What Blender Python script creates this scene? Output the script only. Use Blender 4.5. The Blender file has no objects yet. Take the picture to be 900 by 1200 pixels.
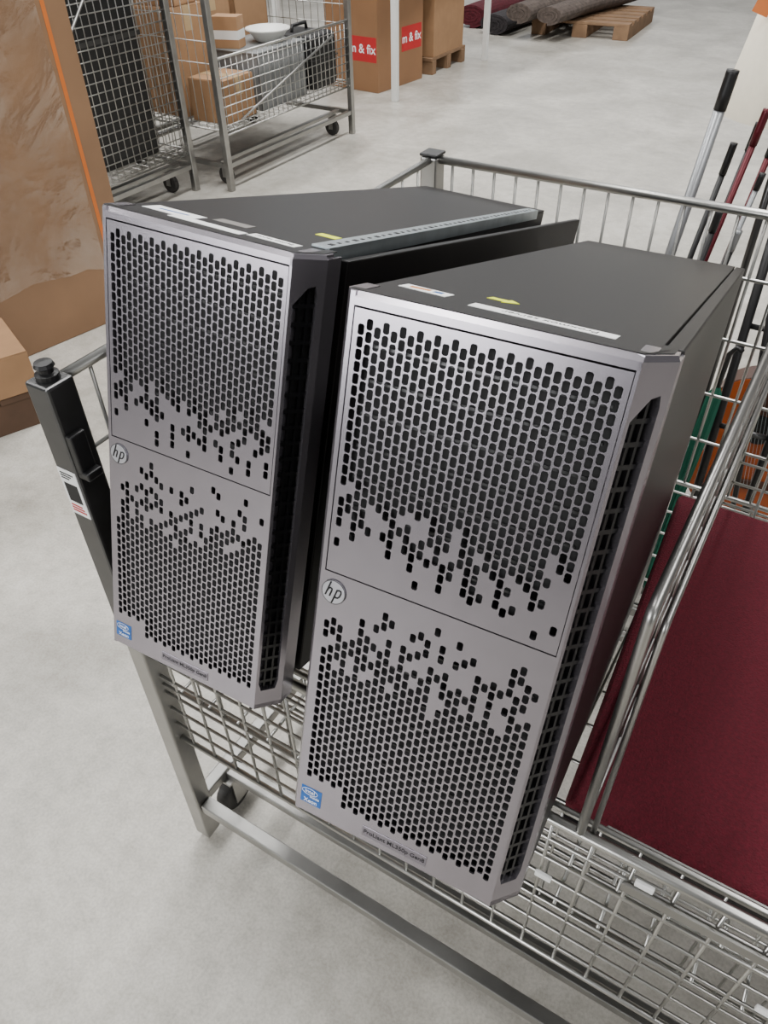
import bpy, math, random
from math import sin, cos, pi, radians
from mathutils import Matrix, Vector
random.seed(7)
COL = bpy.context.scene.collection
H_CAM = 1.36

# ------------------------------------------------------------------ materials
def lin(c):
    return tuple((v/12.92 if v <= .04045 else ((v+.055)/1.055)**2.4) for v in c)
def rgb(r, g, b):
    return lin((r/255, g/255, b/255))
MATS = {}
def mat(name, col, rough=.5, metal=0., var=.06, scale=30., bump=0., bscale=None, coat=0., spec=None):
    if name in MATS: return MATS[name]
    m = bpy.data.materials.new(name); m.use_nodes = True
    nt = m.node_tree; b = nt.nodes['Principled BSDF']
    b.inputs['Roughness'].default_value = rough
    b.inputs['Metallic'].default_value = metal
    if coat: b.inputs['Coat Weight'].default_value = coat
    if spec is not None: b.inputs['Specular IOR Level'].default_value = spec
    tc = nt.nodes.new('ShaderNodeTexCoord')
    n = nt.nodes.new('ShaderNodeTexNoise'); n.inputs['Scale'].default_value = scale; n.inputs['Detail'].default_value = 5
    nt.links.new(tc.outputs['Object'], n.inputs['Vector'])
    r = nt.nodes.new('ShaderNodeValToRGB')
    r.color_ramp.elements[0].position = .3; r.color_ramp.elements[1].position = .7
    r.color_ramp.elements[0].color = tuple(max(0, c*(1-var)) for c in col) + (1,)
    r.color_ramp.elements[1].color = tuple(min(1, c*(1+var)) for c in col) + (1,)
    nt.links.new(n.outputs['Fac'], r.inputs['Fac'])
    nt.links.new(r.outputs['Color'], b.inputs['Base Color'])
    if bump:
        n2 = nt.nodes.new('ShaderNodeTexNoise'); n2.inputs['Scale'].default_value = bscale or scale*3
        nt.links.new(tc.outputs['Object'], n2.inputs['Vector'])
        bp = nt.nodes.new('ShaderNodeBump'); bp.inputs['Strength'].default_value = bump; bp.inputs['Distance'].default_value = .004
        nt.links.new(n2.outputs['Fac'], bp.inputs['Height'])
        nt.links.new(bp.outputs['Normal'], b.inputs['Normal'])
    MATS[name] = m
    return m
def film_mat():
    m = bpy.data.materials.new('clear plastic wrap'); m.use_nodes = True
    nt = m.node_tree; nt.nodes.remove(nt.nodes['Principled BSDF']); out = nt.nodes['Material Output']
    tr = nt.nodes.new('ShaderNodeBsdfTransparent'); gl = nt.nodes.new('ShaderNodeBsdfGlossy'); gl.inputs['Roughness'].default_value = .20
    gl.inputs['Color'].default_value = (.95,.93,.90,1)
    tc = nt.nodes.new('ShaderNodeTexCoord')
    n = nt.nodes.new('ShaderNodeTexNoise'); n.inputs['Scale'].default_value = 4; n.inputs['Detail'].default_value = 5; n.inputs['Distortion'].default_value = .6
    nt.links.new(tc.outputs['Object'], n.inputs['Vector'])
    bp = nt.nodes.new('ShaderNodeBump'); bp.inputs['Strength'].default_value = 1.; bp.inputs['Distance'].default_value = .045
    nt.links.new(n.outputs['Fac'], bp.inputs['Height']); nt.links.new(bp.outputs['Normal'], gl.inputs['Normal'])
    mr = nt.nodes.new('ShaderNodeMapRange'); mr.inputs[1].default_value = .42; mr.inputs[2].default_value = .68; mr.inputs[3].default_value = .04; mr.inputs[4].default_value = .22
    nt.links.new(n.outputs['Fac'], mr.inputs[0])
    mx = nt.nodes.new('ShaderNodeMixShader')
    nt.links.new(mr.outputs[0], mx.inputs[0]); nt.links.new(tr.outputs[0], mx.inputs[1]); nt.links.new(gl.outputs[0], mx.inputs[2])
    nt.links.new(mx.outputs[0], out.inputs['Surface'])
    return m

silver = mat('bezel silver', rgb(158,153,160), .26, .88, .03, 60)
silver2 = mat('bezel plate silver', rgb(138,133,141), .34, .84, .03, 60)
badge = mat('badge silver', rgb(188,188,194), .28, .6, .03, 60)
black = mat('server black steel', rgb(17,15,15), .42, 0, .10, 25, .05, 900, spec=.30)
blackp = mat('black plastic', rgb(18,18,19), .45, 0, .1, 40)
gloss = mat('glossy black plastic', rgb(15,15,17), .28, 0, .1, 40)
void = mat('dark interior', rgb(7,7,8), .6, 0, .2, 40)
galv = mat('galvanised steel', rgb(186,196,200), .32, .9, .10, 45)
chrome = mat('dull chromed wire', rgb(178,177,173), .32, 1., .08, 30)
zinc = mat('zinc tube', rgb(160,159,156), .32, .95, .10, 20)
postm = mat('dark post steel', rgb(80,80,80), .30, .8, .12, 25)
white = mat('white label paper', rgb(240,240,238), .6, 0, .01, 40)
yellow = mat('yellow sticker', rgb(236,248,0), .5, 0, .01, 40)
inkm = mat('black ink', rgb(8,8,10), .6, 0, .05, 40)
inkg = mat('dark grey ink', rgb(20,18,24), .6, 0, .05, 40)
bluem = mat('blue sticker', rgb(8,92,170), .35, 0, .25, 70)
whitei = mat('white ink', rgb(244,248,252), .5, 0, .01, 40)
orangei = mat('orange ink', rgb(206,128,62), .5, 0, .02, 40)
greyl = mat('grey label', rgb(120,116,112), .5, 0, .05, 60)
burg = mat('burgundy carpet', rgb(84,7,26), .95, 0, .22, 260, .6, 500)
card = mat('cardboard', rgb(158,122,88), .8, 0, .08, 12)
card2 = mat('brown cardboard', rgb(142,104,72), .5, 0, .10, 4)
card3 = mat('dull tan cardboard', rgb(138,106,78), .5, 0, .12, 4)
tape = mat('packing tape', rgb(178,152,114), .3, 0, .05, 20)
orange = mat('orange strap', rgb(206,112,46), .5, 0, .05, 20)
film = film_mat()
redl = mat('red print', rgb(186,34,38), .6, 0, .04, 20)
wood = mat('pallet wood', rgb(128,100,74), .8, 0, .2, 10)
woodd = mat('dark crate wood', rgb(84,62,46), .8, 0, .2, 10)
rackw = mat('white painted rack', rgb(225,225,222), .5, 0, .03, 10)
crateg = mat('grey plastic', rgb(120,122,122), .5, 0, .06, 14)
rugm = mat('maroon rug', rgb(78,18,30), .95, 0, .3, 40, .4, 120)
rugg = mat('grey brown rug', rgb(84,74,68), .95, 0, .35, 30, .4, 120)
rugd = mat('charcoal rug', rgb(46,42,44), .95, 0, .35, 30, .4, 120)
rubber = mat('caster rubber', rgb(52,50,48), .6, 0, .1, 30)
guitarm = mat('guitar top', rgb(160,76,32), .25, 0, .25, 6)
guitard = mat('guitar dark wood', rgb(70,38,22), .35, 0, .15, 12)
shade = mat('lampshade cloth', rgb(226,218,198), .85, 0, .03, 60)
redp = mat('dark red metal', rgb(84,14,26), .35, .4, .05, 20)
greyp = mat('grey anodised tube', rgb(150,152,154), .35, .6, .05, 20)
greenm = mat('teal cloth', rgb(20,98,76), .7, 0, .15, 20)
bowlm = mat('white enamel', rgb(226,226,222), .3, 0, .02, 20)

def concrete():
    m = bpy.data.materials.new('polished concrete'); m.use_nodes = True
    nt = m.node_tree; b = nt.nodes['Principled BSDF']
    tc = nt.nodes.new('ShaderNodeTexCoord')
    def noise(s, d, rough=.6, dist=0):
        n = nt.nodes.new('ShaderNodeTexNoise'); n.inputs['Scale'].default_value = s
        n.inputs['Detail'].default_value = d; n.inputs['Roughness'].default_value = rough; n.inputs['Distortion'].default_value = dist
        nt.links.new(tc.outputs['Object'], n.inputs['Vector']); return n
    n1 = noise(2.2, 12, .66, .5); n2 = noise(20, 9, .76); n3 = noise(190, 3)
    def ramp(a, ca, z, cz):
        r = nt.nodes.new('ShaderNodeValToRGB')
        r.color_ramp.elements[0].position = a; r.color_ramp.elements[0].color = ca+(1,)
        r.color_ramp.elements[1].position = z; r.color_ramp.elements[1].color = cz+(1,)
        return r
    r1 = ramp(.36, rgb(170,166,157), .66, rgb(206,202,193))
    nt.links.new(n1.outputs['Fac'], r1.inputs['Fac'])
    r2 = ramp(.34, rgb(212,210,206), .58, rgb(255,255,255))
    nt.links.new(n2.outputs['Fac'], r2.inputs['Fac'])
    mx = nt.nodes.new('ShaderNodeMix'); mx.data_type = 'RGBA'; mx.blend_type = 'MULTIPLY'; mx.inputs[0].default_value = .65
    nt.links.new(r1.outputs['Color'], mx.inputs[6]); nt.links.new(r2.outputs['Color'], mx.inputs[7])
    r3 = ramp(.35, rgb(220,219,217), .6, rgb(255,255,255))
    nt.links.new(n3.outputs['Fac'], r3.inputs['Fac'])
    mx2 = nt.nodes.new('ShaderNodeMix'); mx2.data_type = 'RGBA'; mx2.blend_type = 'MULTIPLY'; mx2.inputs[0].default_value = .6
    nt.links.new(mx.outputs[2], mx2.inputs[6]); nt.links.new(r3.outputs['Color'], mx2.inputs[7])
    nt.links.new(mx2.outputs[2], b.inputs['Base Color'])
    rr = nt.nodes.new('ShaderNodeMapRange'); rr.inputs[3].default_value = .28; rr.inputs[4].default_value = .50
    nt.links.new(n2.outputs['Fac'], rr.inputs[0]); nt.links.new(rr.outputs[0], b.inputs['Roughness'])
    return m

# ------------------------------------------------------------------ mesh helpers
class MB:
    def __init__(s): s.v = []; s.f = []
    def quad(s, *p):
        i = len(s.v); s.v += [tuple(q) for q in p]; s.f.append(tuple(range(i, i+len(p))))
    def box(s, x0, x1, y0, y1, z0, z1, M=None):
        i = len(s.v)
        P = [(x, y, z) for z in (z0, z1) for y in (y0, y1) for x in (x0, x1)]
        if M is not None: P = [tuple(M @ Vector(p)) for p in P]
        s.v += P
        for f in ((0,2,3,1),(4,5,7,6),(0,1,5,4),(2,6,7,3),(0,4,6,2),(1,3,7,5)):
            s.f.append(tuple(i+k for k in f))
    def prism(s, pts, z0, z1, axis='z'):
        i = len(s.v); n = len(pts)
        def mk(p, h): return (p[0], p[1], h) if axis == 'z' else ((p[0], h, p[1]) if axis == 'y' else (h, p[0], p[1]))
        s.v += [mk(p, z0) for p in pts] + [mk(p, z1) for p in pts]
        s.f.append(tuple(i+k for k in reversed(range(n)))); s.f.append(tuple(i+n+k for k in range(n)))
        for k in range(n):
            l = (k+1) % n; s.f.append((i+k, i+l, i+n+l, i+n+k))
    def tube(s, pts, r, n=8, r2=None):
        pts = [Vector(p) for p in pts]; i = len(s.v); m = len(pts)
        for k, p in enumerate(pts):
            d = (pts[min(k+1, m-1)] - pts[max(k-1, 0)]).normalized()
            a = d.orthogonal().normalized() if k == 0 else (u - d*u.dot(d)).normalized()
            u = a; b = d.cross(a)
            rr = r if r2 is None else r + (r2-r)*k/(m-1)
            for q in range(n):
                t = 2*pi*q/n; s.v.append(tuple(p + a*rr*cos(t) + b*rr*sin(t)))
        for k in range(m-1):
            for q in range(n):
                w = (q+1) % n; s.f.append((i+k*n+q, i+k*n+w, i+(k+1)*n+w, i+(k+1)*n+q))
        s.f.append(tuple(i+q for q in reversed(range(n)))); s.f.append(tuple(i+(m-1)*n+q for q in range(n)))
    def lathe(s, prof, cx=0, cy=0, cz=0, n=24, M=None):
        i = len(s.v); m = len(prof)
        for r, z in prof:
            for q in range(n):
                t = 2*pi*q/n; p = Vector((r*cos(t), r*sin(t), z))
                if M is not None: p = M @ p
                s.v.append((p.x+cx, p.y+cy, p.z+cz))
        for k in range(m-1):
            for q in range(n):
                w = (q+1) % n; s.f.append((i+k*n+q, i+k*n+w, i+(k+1)*n+w, i+(k+1)*n+q))
        s.f.append(tuple(i+q for q in reversed(range(n)))); s.f.append(tuple(i+(m-1)*n+q for q in range(n)))
    def build(s, name, m, parent=None, bevel=0, smooth=False, label=None, seg=2):
        me = bpy.data.meshes.new(name); me.from_pydata(s.v, [], s.f); me.update()
        me.materials.append(m)
        o = bpy.data.objects.new(name, me); COL.objects.link(o)
        if parent is not None: o.parent = parent
        if smooth:
            for p in me.polygons: p.use_smooth = True
        if bevel:
            b = o.modifiers.new('bevel', 'BEVEL'); b.width = bevel; b.segments = seg; b.limit_method = 'ANGLE'
        if label: o['label'] = label
        return o
def bx(name, m, parent, x0, x1, y0, y1, z0, z1, bevel=0, label=None):
    mb = MB(); mb.box(x0,x1,y0,y1,z0,z1); return mb.build(name, m, parent, bevel, label=label)
def thing(name, label, cat, M=None, group=None):
    o = bpy.data.objects.new(name, None); COL.objects.link(o); o.empty_display_size = .1
    if M is not None: o.matrix_world = M
    tag(o, label, cat, group); return o
def tag(o, label, cat, group=None):
    o['label'] = label; o['category'] = cat
    if group: o['group'] = group
def struct(o): o['kind'] = 'structure'; return o
def T(x, y, z, rz=0): return Matrix.Translation((x, y, z)) @ Matrix.Rotation(rz, 4, 'Z')
FRONT = Matrix(((1,0,0,0),(0,0,-1,0),(0,1,0,0),(0,0,0,1)))      # text lying on a front (-y) face
def text(name, body, size, m, parent, M, shear=0., ext=.00012, bold=0.):
    cu = bpy.data.curves.new('txt', 'FONT'); cu.body = body; cu.size = size; cu.align_x = 'CENTER'; cu.align_y = 'CENTER'
    cu.extrude = ext; cu.shear = shear; cu.offset = bold
    ob = bpy.data.objects.new('txt', cu); COL.objects.link(ob)
    bpy.context.view_layer.update()
    dg = bpy.context.evaluated_depsgraph_get()
    me = bpy.data.meshes.new_from_object(ob.evaluated_get(dg))
    bpy.data.objects.remove(ob)
    me.transform(M); me.materials.clear(); me.materials.append(m)
    o = bpy.data.objects.new(name, me); COL.objects.link(o)
    o.parent = parent
    return o

# ------------------------------------------------------------------ floor
mb = MB(); mb.box(-14, 14, -6, 22, -.1, 0)
struct(mb.build('floor', concrete()))

# ------------------------------------------------------------------ servers
W, HH, D = .217, .470, .706
def cellhole(mb, x0, x1, z0, z1, y, dep, hw, hh, k):
    cx, cz = (x0+x1)/2, (z0+z1)/2
    I = [(-hw+k,-hh),(hw-k,-hh),(hw,-hh+k),(hw,hh-k),(hw-k,hh),(-hw+k,hh),(-hw,hh-k),(-hw,-hh+k)]
    b = len(mb.v)
    mb.v += [(x0,y,z0),(x1,y,z0),(x1,y,z1),(x0,y,z1)]
    mb.v += [(cx+p,y,cz+q) for p, q in I] + [(cx+p,y+dep,cz+q) for p, q in I]
    o = lambda j: b+j
    i = lambda j: b+4+j
    j2 = lambda j: b+12+j
    mb.f += [(o(0),o(1),i(1),i(0)),(o(1),i(2),i(1)),(o(1),o(2),i(3),i(2)),(o(2),i(4),i(3)),
             (o(2),o(3),i(5),i(4)),(o(3),i(6),i(5)),(o(3),o(0),i(7),i(6)),(o(0),i(0),i(7))]
    for q in range(8):
        w = (q+1) % 8; mb.f.append((i(q), i(w), j2(w), j2(q)))
def perforated(x0, x1, z0, z1, nc, nr, mask, bx, bz0, bz1, y=0, dep=.0015, hw=.00238, hh=.00378):
    mb = MB()
    q = lambda a, b, c, d: mb.quad((a,y,c),(b,y,c),(b,y,d),(a,y,d))
    q(x0,x1,z0,z0+bz0); q(x0,x1,z1-bz1,z1); q(x0,x0+bx,z0+bz0,z1-bz1); q(x1-bx,x1,z0+bz0,z1-bz1)
    a0, a1, c0, c1 = x0+bx, x1-bx, z0+bz0, z1-bz1
    cw = (a1-a0)/nc; ch = (c1-c0)/(nr+.5)
    for c in range(nc):
        u0, u1 = a0+c*cw, a0+(c+1)*cw
        off = .5*ch if c % 2 else 0
        if off: q(u0,u1,c0,c0+off)
        else: q(u0,u1,c1-.5*ch,c1)
        for r in range(nr):
            v0 = c0+off+r*ch; v1 = v0+ch
            if mask(c, r): cellhole(mb, u0, u1, v0, v1, y, dep, hw, hh, .0011)
            else: q(u0,u1,v0,v1)
    mb.quad((x0,y,z0),(x0,y,z1),(x0,y+dep,z1),(x0,y+dep,z0)); mb.quad((x1,y,z0),(x1,y+dep,z0),(x1,y+dep,z1),(x1,y,z1))
    mb.quad((x0,y,z1),(x1,y,z1),(x1,y+dep,z1),(x0,y+dep,z1)); mb.quad((x0,y,z0),(x0,y+dep,z0),(x1,y+dep,z0),(x1,y,z0))
    return mb
def lerp_tab(f, tab):
    for (a, pa), (b, pb) in zip(tab, tab[1:]):
        if f <= b: return pa+(pb-pa)*max(0, (f-a))/(b-a)
    return tab[-1][1]

def server(M, label, variant):
    rnd = random.Random(5 if variant == 'right' else 11)
    root = thing('tower_server', label, 'computer', M)
    bx('chassis', black, root, .004,.2035,.036,D,.004,HH-.0032,.0012)
    bx('top_cover', black, root, .0035,.2035,.012,D-.001,HH-.003,HH-.0006,.0007)
    mb = MB(); mb.prism([(.003,.0055),(.1975,.0055),(.2125,.0255),(.2125,.0455),(.2035,.0455),(.2035,.0125),(.003,.0125)], HH-.0002, HH+.0004)
    mb.build('top_trim', black, root)
    for fx in (.03,.185):
        for fy in (.06,.62): bx('foot', blackp, root, fx-.014,fx+.014,fy-.02,fy+.02,0,.0045)
    rp = bx('rear_plate', galv, root, .02,.195,D-.0005,D+.002,.02,HH-.02,.0006)
    mb = MB()
    for k in range(9): mb.box(.03+k*.018,.043+k*.018,D+.0021,D+.0026,.25,.43)
    mb.build('rear_vent', void, rp)
    if variant == 'right':
        bx('side_panel', black, root, .2045,.2165,.046,D-.002,.004,HH-.0008,.0016)
    else:
        # the side panel stands slightly ajar: open at the rear
        mb = MB(); mb.prism([(.2085,.060),(.2165,.060),(.2500,.752),(.2420,.752)], .020, HH-.008); mb.build('side_panel', black, root, .0012, label='black side panel standing slightly ajar')
        mb = MB(); mb.prism([(.2036,.048),(.2100,.048),(.2090,.060),(.2415,.735),(.2036,.735)], .022, HH-.022); mb.build('side_liner', void, root)
        mb = MB(); mb.box(.1875,.2035,.046,.665,HH-.0005,HH+.0016); mb.box(.2035,.205,.046,.665,HH-.011,HH+.0016)
        rl = mb.build('slide_rail', galv, root, .0005, label='perforated galvanised rail along the top edge')
        mb = MB()
        for k in range(42):
            y = .058+k*.0142; w = .0032 if k % 3 else .0048
            mb.box(.1980-w*.5,.1980+w*.5,y,y+w*1.3,HH+.0016,HH+.0019)
        mb.build('rail_holes', void, rl)
    # bezel frame
    CX = .1990; FX, FY = .217, .024; LN = math.hypot(FX-CX, FY); tX, tY = (FX-CX)/LN, FY/LN
    mb = MB()
    mb.prism([(0,.036),(0,.010),(.007,0),(.0105,0),(.0105,.036)], 0, HH)
    mb.prism([(0,.4612),(.012,.4612),(.012,HH),(.0035,HH),(0,HH-.0035)], .0105, CX, 'x')
    mb.box(.1968,CX,0,.03,0,HH-.0035)
    tri = [(.194,.0035),(CX,.0025),(FX-.002,FY),(FX-.002,.036),(.194,.036)]
    mb.prism(tri, HH-.006, HH); mb.prism([(.194,.0005),(CX,0),(FX,FY),(FX,.036),(.194,.036)], 0, .006)
    mb.box(.2150,FX,FY,.046,0,HH-.003)
    mb.box(.0085,.19,.0025,.034,0,.004)
    def fp(s, z, d=0):
        return (CX+LN*s*tX-tY*d, LN*s*tY+tX*d, z)
    HT = HH-.0035
    I = [(.20,.024),(.72,.024),(.80,.034),(.80,.438),(.74,.446),(.50,.444),(.10,.430),(.10,.034)]
    O = [(0,0),(1,0),(1,HT),(0,HT)]
    b = len(mb.v)
    mb.v += [fp(*p) for p in O] + [fp(*p) for p in I] + [fp(p[0], p[1], .007) for p in I]
    o = lambda j: b+j
    i = lambda j: b+4+j
    mb.f += [(o(0),o(1),i(1),i(0)),(o(1),i(2),i(1)),(o(1),o(2),i(3),i(2)),(o(2),i(4),i(3)),
             (o(2),o(3),i(5),i(4)),(o(3),i(6),i(5)),(o(3),o(0),i(7),i(6)),(o(0),i(0),i(7))]
    for q in range(8):
        w = (q+1) % 8; mb.f.append((i(q), i(w), b+12+w, b+12+q))
    mb.quad(fp(0,HT), fp(1,HT), (FX-.002,FY,HH), (CX,.0025,HH))
    mb.build('bezel_frame', silver, root)
    mb = MB()
    mb.quad(fp(.04,.012,.0095), fp(.90,.012,.0095), fp(.90,.456,.0095), fp(.04,.456,.0095))
    vent = mb.build('side_vent', void, root, label='black slotted vent down the bevelled right edge')
    mb = MB()
    for k in range(27):
        z = .032+k*.0152
        mb.box(0,1,0,1,0,1, Matrix((( tX*LN*.78, -tY*.004, 0, fp(.06,z,.0035)[0]),(tY*LN*.78, tX*.004, 0, fp(.06,z,.0035)[1]),(0,0,.0034,z),(0,0,0,1))))
    for s in (.31,.56):
        mb.box(0,1,0,1,0,1, Matrix((( tX*LN*.075, -tY*.004, 0, fp(s,0,.0036)[0]),(tY*LN*.075, tX*.004, 0, fp(s,0,.0036)[1]),(0,0,.426,.020),(0,0,0,1))))
    mb.build('vent_grid', gloss, vent)
    bx('left_vent', void, root, -.0004,.001,.013,.032,.03,.425)
    bx('drive_bay', void, root, .0105,.1965,.011,.034,.005,.461)
    mb = MB()
    for k in range(8):
        z = .262+k*.0245; mb.box(.02,.188,.0098,.0112,z,z+.0020)
    for k in range(8):
        z = .035+k*.025; mb.box(.02,.188,.0098,.0112,z,z+.0014)
    mb.build('bay_rails', postm, root)
    NC, NR = 29, 22
    run = [rnd.random() for _ in range(80)]
    def thr(c, r, s):     # loose random scatter with a hint of vertical runs
        return .74*rnd.random() + .26*run[c+int(s*40)]
    def m1(c, r):
        f = 1-(r+.5)/NR
        if r == 0: return rnd.random() < .16
        return thr(c, r, .1) < lerp_tab(f, [(0,1.1),(.58,1.1),(.68,.80),(.80,.54),(.90,.40),(1,.26)])
    perforated(.0115,.1962,.2580,.4598,NC,NR,m1,.0030,.005,.005).build('door', silver, root, label='upper perforated silver door')
    NC2, NR2 = 29, 24
    def m2(c, r):
        f = 1-(r+.5)/NR2
        if c < 6 and r < 2: return False
        if c < 5 and f < .12: return False
        return thr(c, r, .9) < lerp_tab(f, [(0,.22),(.10,.38),(.22,.56),(.34,.82),(.43,1.1),(1,1.1)])
    perforated(.0105,.1968,.001,.2568,NC2,NR2,m2,.0036,.024,.012).build('lower_grille', silver, root, label='lower perforated silver panel')
    mb = MB()
    lx, lz = .0205, .2405
    Mx = Matrix.Translation((lx,0,lz)) @ Matrix.Rotation(pi/2,4,'X')
    mb.lathe([(.0102,0),(.0102,.0011),(.0097,.0016),(0.0001,.0016)], n=32, M=Mx)
    lg = mb.build('logo_badge', badge, root, label='round silver logo badge')
    mb = MB()
    def stroke(pts, r=.00075): mb.tube([(lx+x, -.00165, lz+z) for x, z in pts], r, 6)
    stroke([(-.0066,-.0038),(-.0026,.0092)])                                     # h: long stem up to the rim
    stroke([(-.0056,-.0006),(-.0042,.0026),(-.0024,.0036),(-.0012,.0030),(-.0013,.0014),(-.0028,-.0038)])
    stroke([(.0036,.0038),(-.0004,-.0092)])                                      # p: long stem down to the rim
    stroke([(.0032,.0026),(.0052,.0037),(.0068,.0032),(.0070,.0014),(.0060,-.0018),(.0044,-.0035),(.0026,-.0037),(.0014,-.0030)])
    mb.build('logo_letters', inkm, lg, smooth=True)
    mb = MB(); mb.lathe([(.0102,.0010),(.0106,.0010),(.0106,.0013),(.0102,.0013)], n=32, M=Mx); mb.build('logo_ring', postm, lg)
    st = bx('processor_sticker', bluem, root, .0112,.0322,-.0004,0,.0120,.0308, label='small blue and white processor sticker')
    text('sticker_word', 'intel', .0060, whitei, st, Matrix.Translation((.0202,-.0005,.0260)) @ FRONT)
    text('sticker_name', 'Xeon', .0062, whitei, st, Matrix.Translation((.0216,-.0005,.0153)) @ FRONT, bold=.00005)
    text('sticker_inside', 'inside', .0042, whitei, st, Matrix.Translation((.0254,-.0005,.0208)) @ FRONT)
    mb = MB()
    pts = [Vector((.0202+.0080*cos(t), -.0006, .0261+.0037*sin(t))) for t in [2*pi*k/20 for k in range(21)]]
    mb.tube(pts, .00022, 4); mb.build('sticker_oval', whitei, st)
    npl = bx('name_plate', silver2, root, .0755,.1385,-.0006,0,.0075,.0186,.0003)
    text('plate_text', 'ProLiant ML350p Gen8', .0063, inkg, npl, Matrix.Translation((.107,-.0007,.0131)) @ FRONT, bold=.00007)
    def lab(name, x, y, w, h, m, rz=0, label=None):
        mb = MB(); mb.box(-w/2,w/2,-h/2,h/2,HH-.0006,HH-.0002,Matrix.Translation((x,y,0)) @ Matrix.Rotation(rz,4,'Z'))
        return mb.build(name, m, root, label=label)
    def tx(par, s, x, y, size, rz=0, m=inkm):
        text('label_text', s, size, m, par, Matrix.Translation((x,y,HH-.00015)) @ Matrix.Rotation(rz,4,'Z'), ext=.00006)
    if variant == 'right':
        l = lab('sticker', .036,.058,.038,.0150, white, -.10, 'white sticker with an orange and blue print')
        bx('sticker_print', orangei, l, .023,.039,.0565,.0625,HH-.0002,HH-.0001)
        bx('sticker_print', bluem, l, .042,.049,.0555,.0610,HH-.0002,HH-.0001)
        mb = MB(); mb.prism([(.074,.0800),(.087,.0792),(.0865,.0750),(.098,.0826),(.0895,.0905),(.0885,.0868),(.076,.0876)], HH-.0006, HH-.0002); mb.build('sticker', yellow, root, label='yellow arrow sticker')
        l = lab('name_strip', .126,.042,.100,.0140, white, -.04, 'white paper strip with handwriting')
        tx(l, 'Proxmox server', .131,.042,.0100, pi-.04)
    else:
        l = lab('sticker', .046,.046,.056,.022, white, -.06, 'white sticker with a grey print')
        bx('sticker_print', bluem, l, .030,.062,.044,.0475,HH-.0002,HH-.0001)
        lab('name_strip', .094,.030,.078,.0125, white, -.06)
        lab('grey_label', .100,.060,.036,.015, greyl, 0, 'small grey label')
        l = lab('name_strip', .160,.033,.048,.0130, white, -.06, 'white paper strip with handwriting')
        tx(l, 'Backup server', .160,.033,.0068, pi-.06)
        mb = MB(); mb.prism([(.160,.098),(.181,.0975),(.181,.110),(.160,.1105)], HH-.0006, HH-.0002); mb.build('sticker', yellow, root, label='yellow sticker')
    return root

def pose(t, R):
    M = Matrix(R).to_4x4(); q = M.to_quaternion().normalized().to_matrix().to_4x4()
    q.translation = Vector((t[0], t[1], t[2]+H_CAM)); return q
RA = ((.9982,-.0587,-.0142),(.0603,.9517,.3011),(-.0042,-.3014,.9535))
RB = ((.9972,-.0712,.0232),(.0622,.9601,.2727),(-.0417,-.2705,.9618))
server(pose((-.2667,.2496,-.6718), RA), 'black tower server with silver perforated front, leaning beside the burgundy carpet', 'right')
server(pose((-.5683,.3101,-.6840), RB), 'black silver-fronted tower server with galvanised rail on top, beside the dark post', 'left')

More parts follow.
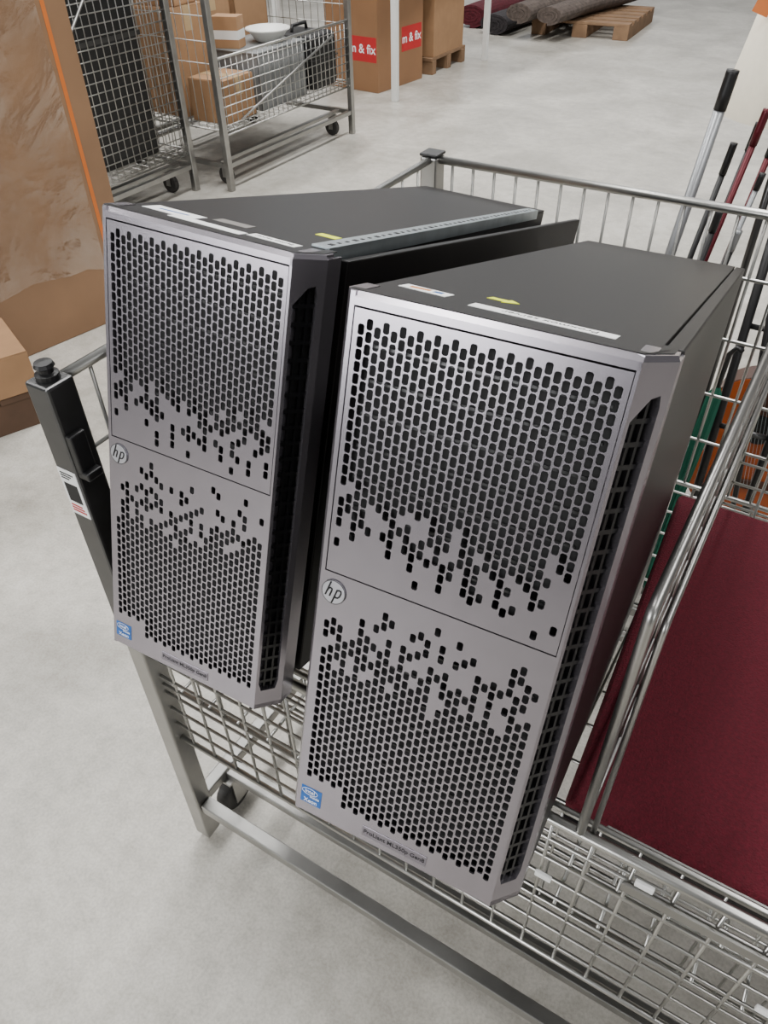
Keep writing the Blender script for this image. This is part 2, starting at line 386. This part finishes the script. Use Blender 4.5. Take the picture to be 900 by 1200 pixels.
# ------------------------------------------------------------------ carts
def wire_cart(M, label, L, DP, group, floor_z, front, near=False, divider=None, PH=.962, cin=.08):
    root = thing('wire_cart', label, 'cart', M, group)
    def panel(name, a, b, z0, z1, hs, sp, rt=.0065, wr=.0022, rb=.0045):
        a, b = Vector(a), Vector(b); mb = MB()
        mb.tube([(a.x,a.y,z1),(b.x,b.y,z1)], rt, 10); mb.tube([(a.x,a.y,z0),(b.x,b.y,z0)], rb, 8)
        for z in hs: mb.tube([(a.x,a.y,z),(b.x,b.y,z)], wr*1.15, 6)
        n = max(2, int((b-a).length/sp))
        for k in range(1, n):
            p = a.lerp(b, k/n); mb.tube([(p.x,p.y,z0),(p.x,p.y,z1)], wr, 6)
        return mb.build(name, chrome, root, smooth=True)
    for px, py in ((0,0),(L,0),(0,DP),(L,DP)):
        s = .017; dark = (px == 0 and py == 0 and near)
        po = bx('post', zinc, root, px-.0155,px+.0155,py-.0155,py+.0155,.02 if near else 0,PH-.001,.003)
        if dark: bx('sleeve', postm, po, px-s,px+s,py-s,py+s,.60,PH,.003, label='dark steel sleeve on the post')
        mb = MB()
        if dark: mb.lathe([(.012,PH),(.012,PH+.006),(.008,PH+.008),(.008,PH+.012),(.0105,PH+.014),(.009,PH+.018),(.0001,PH+.019)], px, py, 0, 16); mb.build('knob', blackp, po)
        else: mb.box(px-.0165,px+.0165,py-.0165,py+.0165,PH,PH+.005); mb.build('cap', blackp, po, .002)
        if dark:
            mb = MB(); mb.box(px+.017,px+.026,py-.016,py+.004,PH-.105,PH-.055); mb.box(px+.017,px+.034,py-.016,py+.004,PH-.110,PH-.100)
            mb.build('hook', blackp, po, .002)
            st = bx('sticker', white, po, px-.014,px+.014,py-.0178,py-.017,PH-.170,PH-.105, label='white printed sticker')
            mb = MB(); mb.box(px-.010,px+.010,py-.0182,py-.0178,PH-.150,PH-.124)
            for k in range(3): mb.box(px-.011,px+.009-.004*k,py-.0182,py-.0178,PH-.111-.0035*k,PH-.1095-.0035*k)
            mb.build('sticker_print', inkm, st)
            mb = MB()
            for k in range(3): mb.box(px-.011,px+.006+.002*k,py-.0182,py-.0178,PH-.157-.004*k,PH-.155-.004*k)
            mb.build('sticker_print', redl, st, label='red print')
    mb = MB(); fw = .011
    mb.box(.017,L-.017,-fw,fw,.110,.133); mb.box(.017,L-.017,DP-fw,DP+fw,.110,.133)
    mb.box(-fw,fw,.017,DP-.017,.110,.133); mb.box(L-fw,L+fw,.017,DP-.017,.110,.133)
    mb.build('lower_frame', zinc, root, .002)
    cy = .075 if near else .09; wr_ = .036 if near else .045
    for yb in (cy, DP-cy): bx('caster_beam', zinc, root, .011,L-.011,yb-.015,yb+.015,.110,.128,.002)
    for px, py in ((cin,cy),(L-cin,cy),(cin,DP-cy),(L-cin,DP-cy)):
        mb = MB(); mb.box(px-.024,px+.024,py-.024,py+.024,.104,.110)
        mb.box(px-.019,px-.016,py-.014,py+.014,wr_-.01,.106); mb.box(px+.016,px+.019,py-.014,py+.014,wr_-.01,.106)
        cs = mb.build('caster', zinc, root)
        mb = MB(); mb.lathe([(.01,-.013),(wr_-.003,-.013),(wr_,-.009),(wr_,.009),(wr_-.003,.013),(.01,.013)], px, py, wr_, 20, Matrix.Rotation(pi/2,4,'Y'))
        mb.build('wheel', rubber, cs)
    z0, z1 = front
    sp = .036 if near else .040
    n = max(3, int((z1-z0)/sp))
    panel('front_panel', (0,0,0), (L,0,0), z0, z1, [z0+(z1-z0)*k/n for k in range(1, n)], .04, .0062, .0021 if near else .0024)
    if near:
        panel('inner_panel', (.02,.022,0), (L-.02,.022,0), .42, .628, [.610,.573,.53,.475], .040, .004, .0016, .004)
    hs = [PH-.10, PH-.20, PH-.30, PH-.39]
    panel('back_panel', (0,DP,0), (L,DP,0), floor_z, PH-.006, hs, .037 if near else .046, .0065, .0025)
    panel('side_panel', (0,0,0), (0,DP,0), floor_z, PH-.006, hs, .05, .006)
    panel('side_panel', (L,0,0), (L,DP,0), floor_z, PH-.006, hs, .05, .006)
    def grid(name, x0, x1, z, sx, sy):
        mb = MB(); k = 0
        while x0+k*sx < x1: mb.tube([(x0+k*sx,0,z-.003),(x0+k*sx,DP,z-.003)], .0024, 6); k += 1
        k = 0
        while k*sy < DP: mb.tube([(x0,k*sy,z-.007),(x1,k*sy,z-.007)], .0024, 6); k += 1
        return mb.build(name, chrome, root, smooth=True)
    grid('basket_floor', 0, L, floor_z, .05, .06)
    if divider is not None:
        x = divider
        grid('raised_shelf', x, L, .573, .05, .06)
        mb = MB()
        mb.tube([(x,0,z1),(x,0,PH-.012),(x,.003,PH-.003),(x,.012,PH),(x,DP,PH)], .0047, 12)
        mb.tube([(x+.0105,.008,z1),(x+.0105,.008,PH-.026),(x+.0105,.011,PH-.018),(x+.0105,.020,PH-.015),(x+.0105,DP,PH-.015)], .0028, 10)
        mb.tube([(x,0,z1+.008),(x,DP,z1+.008)], .003, 8)
        for z in (PH-.04,PH-.09,PH-.15,PH-.22): mb.tube([(x,0,z),(x,DP,z)], .0016, 6)
        for k in range(1, 14): mb.tube([(x,k*DP/14,z1+.008),(x,k*DP/14,PH)], .0015, 6)
        mb.build('divider', zinc, root, smooth=True, label='wire divider panel with a dull steel rim')
        bx('flat_bar', zinc, root, x+.05,x+.36,-.010,-.0065,z1-.045,z1-.030,.001)
        bx('flat_bar', zinc, root, x+.02,x+.30,.027,.030,z1-.028,z1-.014,.001)
        for xx, zz in ((x-.03,z1-.105),(x+.06,z1-.02),(x+.20,z1-.13),(x+.30,z1-.075)):
            bx('clip', white, root, xx,xx+.018,-.0095,-.005,zz-.0045,zz+.0045,.001)
    else:
        mb = MB(); mb.tube([(.12*L,-.009,z0+.05*PH),(.85*L,-.009,z1-.05)], .006, 8); mb.build('brace', zinc, root, smooth=True)
    return root
wire_cart(T(-.63,.385,0), 'chromed wire cart with low front panel holding the two tower servers', 1.40, .80, None, .4735, (.33,.6405), True, .603, cin=.0)
wire_cart(T(-2.78,3.04,0,pi/2), 'wire cart in the background holding a white bowl and boxes', 1.14, .80, None, .285, (.26,.59))
wire_cart(T(-2.95,1.72,0,pi/2), 'tall-fronted wire cart packed with black cases', 1.24, .80, None, .20, (.18,1.2), PH=1.35)

# burgundy carpet (slanted left edge follows the server)
c = thing('carpet', 'burgundy carpet with black backing lying in the cart right of the servers', 'carpet', T(.29,.7,.573))
def rel(p): return [(x-.29, y-.7) for x, y in p]
mb = MB(); mb.prism(rel([(-.054,.430),(.62,.430),(.62,.99),(-.086,.99)]), .006, .030); mb.build('pile', burg, c, .009, seg=3)
mb = MB(); mb.prism(rel([(-.053,.424),(.62,.424),(.62,.992),(-.085,.992)]), 0, .007); mb.prism(rel([(-.03,.4245),(.62,.4245),(.62,.4312),(-.03,.4312)]), .006, .020)
mb.build('backing', blackp, c, .001, label='black rubber backing')

# ------------------------------------------------------------------ left: carton, box on crate
th = math.atan2(.09,.48)
bd = thing('carton', 'tall brown carton with an orange strap and shiny plastic wrap', 'carton', T(-2.33,1.36,0,-th))
bx('body', card3, bd, -.10,0,-.9,.49,0,1.28,.004)
bx('strap', orange, bd, -.1012,.0012,.408,.421,0,1.2812, label='orange vertical strap')
mb = MB(); rnd = random.Random(3); N = 18
G = [[(.003+rnd.uniform(0,.010), -.85+1.24*i/N, .22+1.04*j/N+(rnd.uniform(-.05,.05) if j in (0,) else 0)) for j in range(N+1)] for i in range(N+1)]
for i in range(N):
    for j in range(N): mb.quad(G[i][j], G[i+1][j], G[i+1][j+1], G[i][j+1])
mb.build('plastic_wrap', film, bd, smooth=True, label='shiny clear plastic wrap')

def carton(M, label, sx, sy, sz, m=card, group=None, name='cardboard_box', open_=False):
    t = thing(name, label, 'box', M, group)
    if open_:
        mb = MB(); w = .005
        mb.box(-sx/2,sx/2,-sy/2,sy/2,0,w); mb.box(-sx/2,-sx/2+w,-sy/2,sy/2,0,sz); mb.box(sx/2-w,sx/2,-sy/2,sy/2,0,sz)
        mb.box(-sx/2,sx/2,-sy/2,-sy/2+w,0,sz); mb.box(-sx/2,sx/2,sy/2-w,sy/2,0,sz)
        mb.build('body', m, t)
        for sgn in (-1,1):
            mb = MB(); mb.box(-sx/2+.005,sx/2-.005,0,.07,-.002,.002, Matrix.Translation((0,sgn*sy/2,sz)) @ Matrix.Rotation(0 if sgn > 0 else pi,4,'Z') @ Matrix.Rotation(.8,4,'X'))
            mb.build('flap', m, t)
        return t
    bx('body', m, t, -sx/2,sx/2,-sy/2,sy/2,0,sz,.003)
    bx('tape', tape, t, -sx/2-.0004,sx/2+.0004,-.025,.025,sz-min(.1,sz*.4),sz+.0036)
    bx('flap', m, t, -sx/2,sx/2,-sy/2+.002,-.0015,sz,sz+.003)
    bx('flap', m, t, -sx/2,sx/2,.0015,sy/2-.002,sz,sz+.003)
    return t
ux, uy = -.92,.39; vx, vy = -.39,-.92
C = Vector((-1.935,1.145))
cen = C + Vector((ux,uy))*.13 + Vector((vx,vy))*.30
carton(T(cen.x,cen.y,.122,math.atan2(uy,ux)), 'low cardboard box on a dark wooden crate at the left edge', .26,.60,.125)
cr = thing('wooden_crate', 'dark wooden crate under the low cardboard box at the left edge', 'crate', T(cen.x,cen.y,0,math.atan2(uy,ux)))
mb = MB()
for k in range(5): mb.box(-.125,.125,-.28+k*.115,-.28+k*.115+.1,.10,.12)
mb.build('deck', woodd, cr, .002)
for k in (-.12,-.015,.09): bx('runner', woodd, cr, k,k+.03,-.28,.28,0,.10,.002)

# ------------------------------------------------------------------ contents of the background carts
def tub(M, label, sx, sy, sz, m):
    cg = thing('crate', label, 'crate', M)
    mb = MB(); t_ = .006
    mb.box(-sx,sx,-sy,sy,0,t_); mb.box(-sx,-sx+t_,-sy,sy,0,sz); mb.box(sx-t_,sx,-sy,sy,0,sz); mb.box(-sx,sx,-sy,-sy+t_,0,sz); mb.box(-sx,sx,sy-t_,sy,0,sz)
    for k in range(5): mb.box(sx,sx+.004,-sy+.03+k*sy*.4,-sy+.04+k*sy*.4,.02,sz-.03)
    mb.build('body', m, cg, .002)
    bx('lid', m, cg, -sx-.008,sx+.008,-sy-.008,sy+.008,sz-.002,sz+.006,.003)
tub(T(-3.00,3.62,.285), 'grey plastic crate under the white bowl in the background cart', .17,.20,.26, crateg)
carton(T(-3.36,3.58,.285,.05), 'tall cardboard box left of the white bowl in the background cart', .26,.28,.50)
carton(T(-3.24,3.26,.285,-.05), 'narrow cardboard box at the left end of the background cart', .28,.24,.47)
carton(T(-2.94,3.25,.285,.04), 'low cardboard box at the front left corner of the background cart', .22,.24,.19)
carton(T(-3.38,3.93,.285,-.06), 'open cardboard box directly behind the white bowl in the background cart', .26,.26,.56, open_=True)
carton(T(-3.24,3.26,.7595,.12), 'small open cardboard box stacked on the narrow box in the background cart', .24,.18,.16, open_=True)
t = thing('storage_box', 'small white lidded box on the tall cardboard box in the background cart', 'box', T(-3.34,3.58,.7895,.2))
bx('body', bowlm, t, -.09,.09,-.10,.10,0,.09,.004); bx('lid', crateg, t, -.095,.095,-.105,.105,.09,.105,.003)
bo = thing('bowl', 'white enamel bowl on a grey crate in the background cart', 'bowl', T(-2.965,3.695,.5512))
mb = MB(); mb.lathe([(.055,0),(.07,.006),(.105,.052),(.115,.055),(.115,.060),(.10,.057),(.065,.014),(.0001,.012)], 0,0,0,28)
mb.build('body', bowlm, bo, smooth=True)
mb = MB(); mb.tube([(.115*cos(2*pi*k/28),.115*sin(2*pi*k/28),.058) for k in range(29)], .005, 6); mb.build('rim', bowlm, bo, smooth=True)
t = thing('carton', 'small brown carton beside the bowl on the grey crate', 'carton', T(-3.05,3.480,.5512,.3))
bx('body', card, t, -.07,.07,-.045,.045,0,.14,.002); bx('label_band', rackw, t, -.0705,.0705,-.0455,.0455,.04,.08)
def bag(M, label, sx, sy, sz, group=None):
    t = thing('black_case', label, 'case', M, group)
    bx('body', blackp, t, -sx/2,sx/2,-sy/2,sy/2,0,sz,.03)
    h = min(.08, sy*.3)
    mb = MB(); mb.tube([(0,-h,sz-.01),(0,-h+.01,sz+.03),(0,h-.01,sz+.03),(0,h,sz-.01)], .009, 8); mb.build('handle', blackp, t, smooth=True)
    bx('zip', postm, t, -sx/2-.001,sx/2+.001,-sy/2-.001,sy/2+.001,sz*.55,sz*.57)
bag(T(-2.98,3.99,.285), 'black case in the right end of the background cart', .34,.24,.27)
bag(T(-3.20,2.05,.20), 'wide black case at the left in the tall wire cart', .34,.50,.75)
bag(T(-3.22,2.62,.20), 'upright black case at the right in the tall wire cart', .40,.46,.92)

# ------------------------------------------------------------------ white rack, boxes, pallet
rk = thing('rack', 'white painted rack frame with slim legs over the printed cardboard box', 'rack', T(-2.93,4.95,0))
for x, y in ((0,0),(0,1.40),(-.95,0),(-.95,1.40)): bx('leg', rackw, rk, x-.020,x+.020,y-.020,y+.020,0,.9,.003)
bx('shelf', rackw, rk, -.98,.03,-.03,1.43,.9,.93,.003)
def printed(M, label, sx, sy, sz):
    t = carton(M, label, sx, sy, sz, card2)
    for Mx in (Matrix.Translation((.10,-sy/2-.0006,sz*.42)) @ FRONT,
               Matrix.Translation((sx/2+.0006,.13,sz*.46)) @ Matrix.Rotation(pi/2,4,'Z') @ FRONT):
        mb = MB(); mb.box(-.12,.12,-.075,.075,-.0004,.0002,Mx); p = mb.build('red_print', redl, t, label='red printed panel')
        text('print_text', 'm & fix', .078, whitei, p, Mx @ Matrix.Translation((0,0,.0006)), bold=.001)
    return t
printed(T(-3.34,5.36,0,-.10), 'large brown cardboard box with red and white print beside the white legs', .46,.54,.62)
pl = thing('pallet', 'small wooden pallet under a plain cardboard box inside the white rack', 'pallet', T(-3.28,5.99,0))
mb = MB()
for k in range(4): mb.box(-.22+k*.115,-.22+k*.115+.09,-.28,.28,.09,.11)
mb.build('deck', wood, pl, .002)
for k in (-.27,-.03,.21): bx('runner', wood, pl, -.22,.22,k,k+.06,0,.09,.002)
carton(T(-3.28,5.99,.11), 'plain cardboard box on a small pallet inside the white rack', .42,.48,.55)

pl = thing('pallet', 'wooden pallet at the top edge carrying rolled rugs', 'pallet', T(-2.62,8.00,0,radians(4)))
mb = MB()
for k in range(6): mb.box(-.43,.43,-.48+k*.17,-.48+k*.17+.11,.10,.122)
mb.build('deck', wood, pl, .003)
for k in (-.43,-.06,.30): bx('runner', wood, pl, k,k+.13,-.48,.48,0,.10,.003)
def rug(x, y, z, r, l, m, a, label, sq=.8, seed=1):
    rr_ = random.Random(seed)
    t = thing('rolled_rug', label, 'rug', T(x,y,z,a))
    mb = MB(); n = 60; ph = rr_.uniform(0,6)
    th = .02
    segs = 8
    def ring(j):
        out = []
        wob = 1+.06*sin(j*1.7+ph); sh = .012*sin(j*.9+ph)
        for k in range(n+1):
            an = 2*pi*3*k/n; rr = r*(.25+.75*k/n)*(1+.05*sin(2*an+ph+j*.4))
            px_ = rr*cos(an-pi/2)*wob*1.08+sh; pz_ = rr*sin(an-pi/2)*sq
            out.append(Vector((px_, pz_)))
        lo = min(p.y for p in out)
        return [Vector((p.x, p.y-lo)) for p in out]
    R_ = [ring(j) for j in range(segs+1)]
    for j in range(segs):
        xa, xb = -l/2+l*j/segs, -l/2+l*(j+1)/segs
        for k in range(n):
            mb.quad((xa,R_[j][k].x,R_[j][k].y),(xb,R_[j+1][k].x,R_[j+1][k].y),(xb,R_[j+1][k+1].x,R_[j+1][k+1].y),(xa,R_[j][k+1].x,R_[j][k+1].y))
    for j, s, q in ((0,-l/2,.004),(segs,l/2,-.004)):
        cz = r*sq; cc = Vector((0,cz))
        for k in range(n):
            a0, a1 = R_[j][k], R_[j][k+1]
            b0, b1 = a0+(cc-a0).normalized()*th, a1+(cc-a1).normalized()*th
            mb.quad((s,a0.x,a0.y),(s,a1.x,a1.y),(s,b1.x,b1.y),(s,b0.x,b0.y))
        for k in range(n-20, n):
            mb.quad((s+q,R_[j][k].x,R_[j][k].y),(s+q,R_[j][k+1].x,R_[j][k+1].y),(s+q,0,cz))
    mb.build('pile', m, t)
    mb = MB(); dx = .25*l
    mb.tube([(dx,(r*1.1)*cos(2*pi*k/24),r*sq+(r*sq)*sin(2*pi*k/24)*1.0+.002) for k in range(25)], .003, 5)
    mb.build('tie', blackp, t)
rug(-2.92,8.05,.124,.125,1.8,rugg,pi/2-.10,'grey brown rolled rug, left one of two on the wooden pallet', .62, 1)
rug(-2.62,8.08,.124,.125,1.8,rugg,pi/2-.16,'grey brown rolled rug, right one of two on the wooden pallet', .60, 2)
rug(-3.66,8.30,.0,.15,1.6,rugm,pi/2+.05,'maroon rolled rug on the floor left of the pallet', .62, 3)
rug(-3.28,8.15,.0,.14,1.7,rugd,pi/2-.02,'charcoal rolled rug on the floor between maroon rug and pallet', .58, 4)

# ------------------------------------------------------------------ right: things behind the cart
bn = thing('bin', 'black open bin holding walking poles behind the cart', 'bin', T(-.30,1.56,0))
mb = MB(); mb.lathe([(.085,0),(.11,.42),(.116,.425),(.116,.435),(.106,.435),(.082,.012),(.0001,.012)], n=28); mb.build('body', blackp, bn)
mb = MB(); mb.tube([(.113*cos(2*pi*k/28),.113*sin(2*pi*k/28),.43) for k in range(29)], .006, 6); mb.build('rim', postm, bn, smooth=True)
def pole(a, b, m, grip, label, r=.009, glen=.06, gk=1.2):
    a, b = Vector(a), Vector(b); d = (b-a).normalized()
    t = thing('walking_pole', label, 'walking pole', Matrix.Translation(a))
    L = (b-a).length
    mb = MB(); mb.tube([d*.03, d*(L-glen)], r, 10); mb.build('shaft', m, t, smooth=True)
    mb = MB(); mb.tube([d*(L-glen), d*(L-glen*.6), d*(L-.006), d*L], r*gk, 10); mb.build('grip', grip, t, smooth=True)
    mb = MB(); mb.tube([Vector((0,0,0)), d*.03], .003, 8, r*.9); mb.build('tip', zinc, t, smooth=True)
    mb = MB(); mb.tube([d*(L*.6), d*(L*.6+.03)], r*1.3, 10); mb.build('lock', blackp, t, smooth=True)
pole((-.355,1.56,.013),(-.266,1.62,1.04), greyp, blackp, 'grey metal walking pole with black grip leaning behind the cart', .0105, .065, 1.08)
pole((-.305,1.52,.013),(-.190,1.60,.99), redp, redp, 'dark red walking pole with red grip, tallest of the red ones', .006)
pole((-.31,1.60,.013),(-.205,1.67,.95), blackp, blackp, 'black walking pole with black grip between the two red poles', .006, .05)
pole((-.275,1.555,.013),(-.165,1.585,.89), greyp, blackp, 'thin grey walking pole with short black grip behind the cart', .0050, .03)
pole((-.29,1.51,.013),(-.210,1.51,.84), blackp, blackp, 'thin all-black walking pole, shortest black one behind the cart', .006, .04)
pole((-.265,1.59,.013),(-.165,1.65,.96), redp, blackp, 'thin dark red walking pole with black grip behind the cart', .006)
pole((-.335,1.61,.013),(-.245,1.71,.90), blackp, blackp, 'thick black walking pole behind the grey pole', .006)
pole((-.262,1.53,.013),(-.172,1.54,.80), blackp, greyp, 'thin black walking pole with grey grip behind the cart', .006, .04)

fs = thing('folding_frame', 'black folded tube frame standing behind the cart at the right', 'frame', T(-.03,1.47,0))
for x0, x1 in ((-.06,-.085),(.05,.025)):
    mb = MB(); mb.tube([(x0,0,0),(x1,.10,.84)], .009, 8); mb.build('leg', blackp, fs, smooth=True)
for x0, x1 in ((-.055,-.01),(.045,-.06)):
    mb = MB(); mb.tube([(x0,.03,0),(x1,.05,.80)], .006, 8); mb.build('strut', blackp, fs, smooth=True)
mb = MB(); mb.tube([(-.085,.10,.84),(-.03,.102,.87),(.025,.10,.84)], .010, 8); mb.build('handle', redp, fs, smooth=True)
for z in (.40,.62):
    mb = MB(); mb.tube([(-.07,.05*z/.4,z),(.04,.05*z/.4,z)], .006, 8); mb.build('crossbar', postm, fs, smooth=True)

lp = thing('floor_lamp', 'floor lamp with cream fabric shade at the right edge', 'lamp', T(-.185,1.98,0))
mb = MB(); mb.lathe([(.13,0),(.13,.012),(.03,.025),(.012,.04),(.0001,.04)], n=28); mb.build('base', postm, lp)
mb = MB(); mb.tube([(0,0,.03),(0,0,1.06)], .009, 10); mb.build('pole', postm, lp, smooth=True)
mb = MB(); mb.lathe([(.15,.90),(.11,1.13),(.108,1.13),(.147,.90)], n=40)
mb.f = mb.f[:-2]
mb.build('lamp_shade', shade, lp, smooth=True)
mb = MB()
for k in range(3):
    t = 2*pi*k/3; mb.tube([(0,0,1.05),(.122*cos(t),.122*sin(t),1.06)], .003, 6)
mb.build('shade_holder', postm, lp)
mb = MB(); mb.box(-.016,.016,-.001,.001,-.022,.022, Matrix.Translation((-.098,-.085,1.105)) @ Matrix.Rotation(.3,4,'Y')); mb.build('price_tag', orange, lp, label='small orange tag')

bag(T(-.295,1.335,0,pi/2), 'black upright case behind the cart in front of the walking poles', .16,.27,.47)

gt = thing('guitar', 'orange brown acoustic guitar standing on the floor behind the cart', 'guitar', T(.02,1.72,.004) @ Matrix.Rotation(radians(-8),4,'X') @ Matrix.Rotation(radians(-9),4,'Y'))
def gw(t):
    return .19*math.sqrt(max(0,1-((t-.30)/.30)**2)) if t < .30 else (.13+.06*cos((t-.30)/.30*pi)*.5+.03 if t < .6 else (.13+.012*sin((t-.6)/.22*pi/2) if t < .82 else .142*math.sqrt(max(0,1-((t-.82)/.185)**2))))
pts = [(gw(k/40)*.80, .40*k/40) for k in range(41)]
out = pts + [(-x, z) for x, z in reversed(pts)]
mb = MB(); mb.prism(out, 0, .095, 'y'); mb.build('body', guitard, gt, .003)
mb = MB(); mb.prism([(x*.985, .004+z*.984) for x, z in out], -.003, 0, 'y'); tp = mb.build('top', guitarm, gt)
mb = MB(); mb.prism([(.038*cos(2*pi*k/28), .27+.038*sin(2*pi*k/28)) for k in range(28)], -.0036, -.003, 'y'); mb.build('sound_hole', void, tp)
bx('bridge', guitard, tp, -.065,.065,-.012,-.003,.11,.135,.002)
bx('neck', guitard, gt, -.026,.026,-.012,.012,.31,.82,.004)
mb = MB(); mb.prism([(-.028,.82),(.028,.82),(.04,.85),(.036,.96),(-.036,.96),(-.04,.85)], -.004, .012, 'y'); mb.build('headstock', guitard, gt, .002)
mb = MB()
for k in range(6): mb.tube([(-.02+.008*k,-.0135,.123),(-.018+.0072*k,-.0135,.84)], .0006, 4)
mb.build('strings', galv, gt)

um = thing('umbrella', 'slim furled teal umbrella behind the cart', 'umbrella', T(-.130,1.36,0) @ Matrix.Rotation(radians(2),4,'Y'))
mb = MB()
n = 16; prof = [(.004,.02),(.006,.05),(.010,.3),(.0135,.48),(.012,.56),(.005,.58)]
for k, (r, z) in enumerate(prof):
    for q in range(n):
        t = 2*pi*q/n+.1*k; rr = r*(1.15 if q % 2 else .82); mb.v.append((rr*cos(t), rr*sin(t), z))
for k in range(len(prof)-1):
    for q in range(n):
        w = (q+1) % n; mb.f.append((k*n+q,k*n+w,(k+1)*n+w,(k+1)*n+q))
mb.build('canopy', greenm, um)
mb = MB(); mb.tube([(0,0,.58),(0,0,.65),(.008,0,.665),(.02,0,.66)], .005, 8); mb.build('handle', blackp, um, smooth=True)
mb = MB(); mb.tube([(0,0,0),(0,0,.03)], .004, 8); mb.build('tip', zinc, um)

# ------------------------------------------------------------------ camera
R = [[.85559,.51739,-.01644],[.33287,-.57423,-.74797],[-.39644,.63448,-.66353]]
cam = bpy.data.cameras.new('camera'); co = bpy.data.objects.new('camera', cam); COL.objects.link(co)
r, d, f = (Vector(R[0]), Vector(R[1]), Vector(R[2]))
co.matrix_world = Matrix((( r.x,-d.x,-f.x,0),(r.y,-d.y,-f.y,0),(r.z,-d.z,-f.z,H_CAM),(0,0,0,1)))
cam.sensor_width = 36; cam.lens = 894.74/1200*36; cam.clip_start = .02
bpy.context.scene.camera = co

# ------------------------------------------------------------------ light
w = bpy.data.worlds.new('world'); bpy.context.scene.world = w; w.use_nodes = True
nt = w.node_tree; bg = nt.nodes['Background']
tc = nt.nodes.new('ShaderNodeTexCoord'); sx = nt.nodes.new('ShaderNodeSeparateXYZ'); rp = nt.nodes.new('ShaderNodeValToRGB')
nt.links.new(tc.outputs['Generated'], sx.inputs[0]); nt.links.new(sx.outputs['Z'], rp.inputs['Fac'])
e = rp.color_ramp.elements; e[0].position = 0; e[0].color = (.20,.20,.20,1); e[1].position = .9; e[1].color = (.80,.81,.82,1)
nt.links.new(rp.outputs['Color'], bg.inputs['Color']); bg.inputs['Strength'].default_value = .33
def area(name, loc, tgt, sx_, sy_, en, col=(1,1,1)):
    l = bpy.data.lights.new(name, 'AREA'); l.shape = 'RECTANGLE'; l.size = sx_; l.size_y = sy_; l.energy = en; l.color = col
    o = bpy.data.objects.new(name, l); COL.objects.link(o); o.location = loc
    o.rotation_euler = (Vector(tgt)-Vector(loc)).to_track_quat('-Z','Y').to_euler(); return o
area('ceiling_lamp', (-1.5,3.5,4.6), (-1.5,3.5,0), .5, 8, 350, (1,.99,.975))
area('ceiling_lamp', (1.8,2.5,4.6), (1.8,2.5,0), .5, 8, 210, (1,.99,.975))
area('ceiling_lamp', (-4.5,3.5,4.6), (-4.5,3.5,0), .5, 8, 310, (1,.99,.975))
area('added_fill', (-2.3,-4.6,2.5), (-.4,.4,.9), 2.4, 1.9, 215, (.98,.99,1))  # unseen fill light added behind the camera to brighten the bezel fronts
area('added_fill', (-5.5,15,3.6), (-1,2,0), 9, 3.2, 130, (.97,.985,1))  # unseen far fill light added for sheen on server tops and floor
area('added_fill', (5.0,-3.2,2.4), (0,.5,.9), 1.6, 2.0, 70, (.98,.99,1))  # weak unseen fill light added at the right to lift the bezel facets
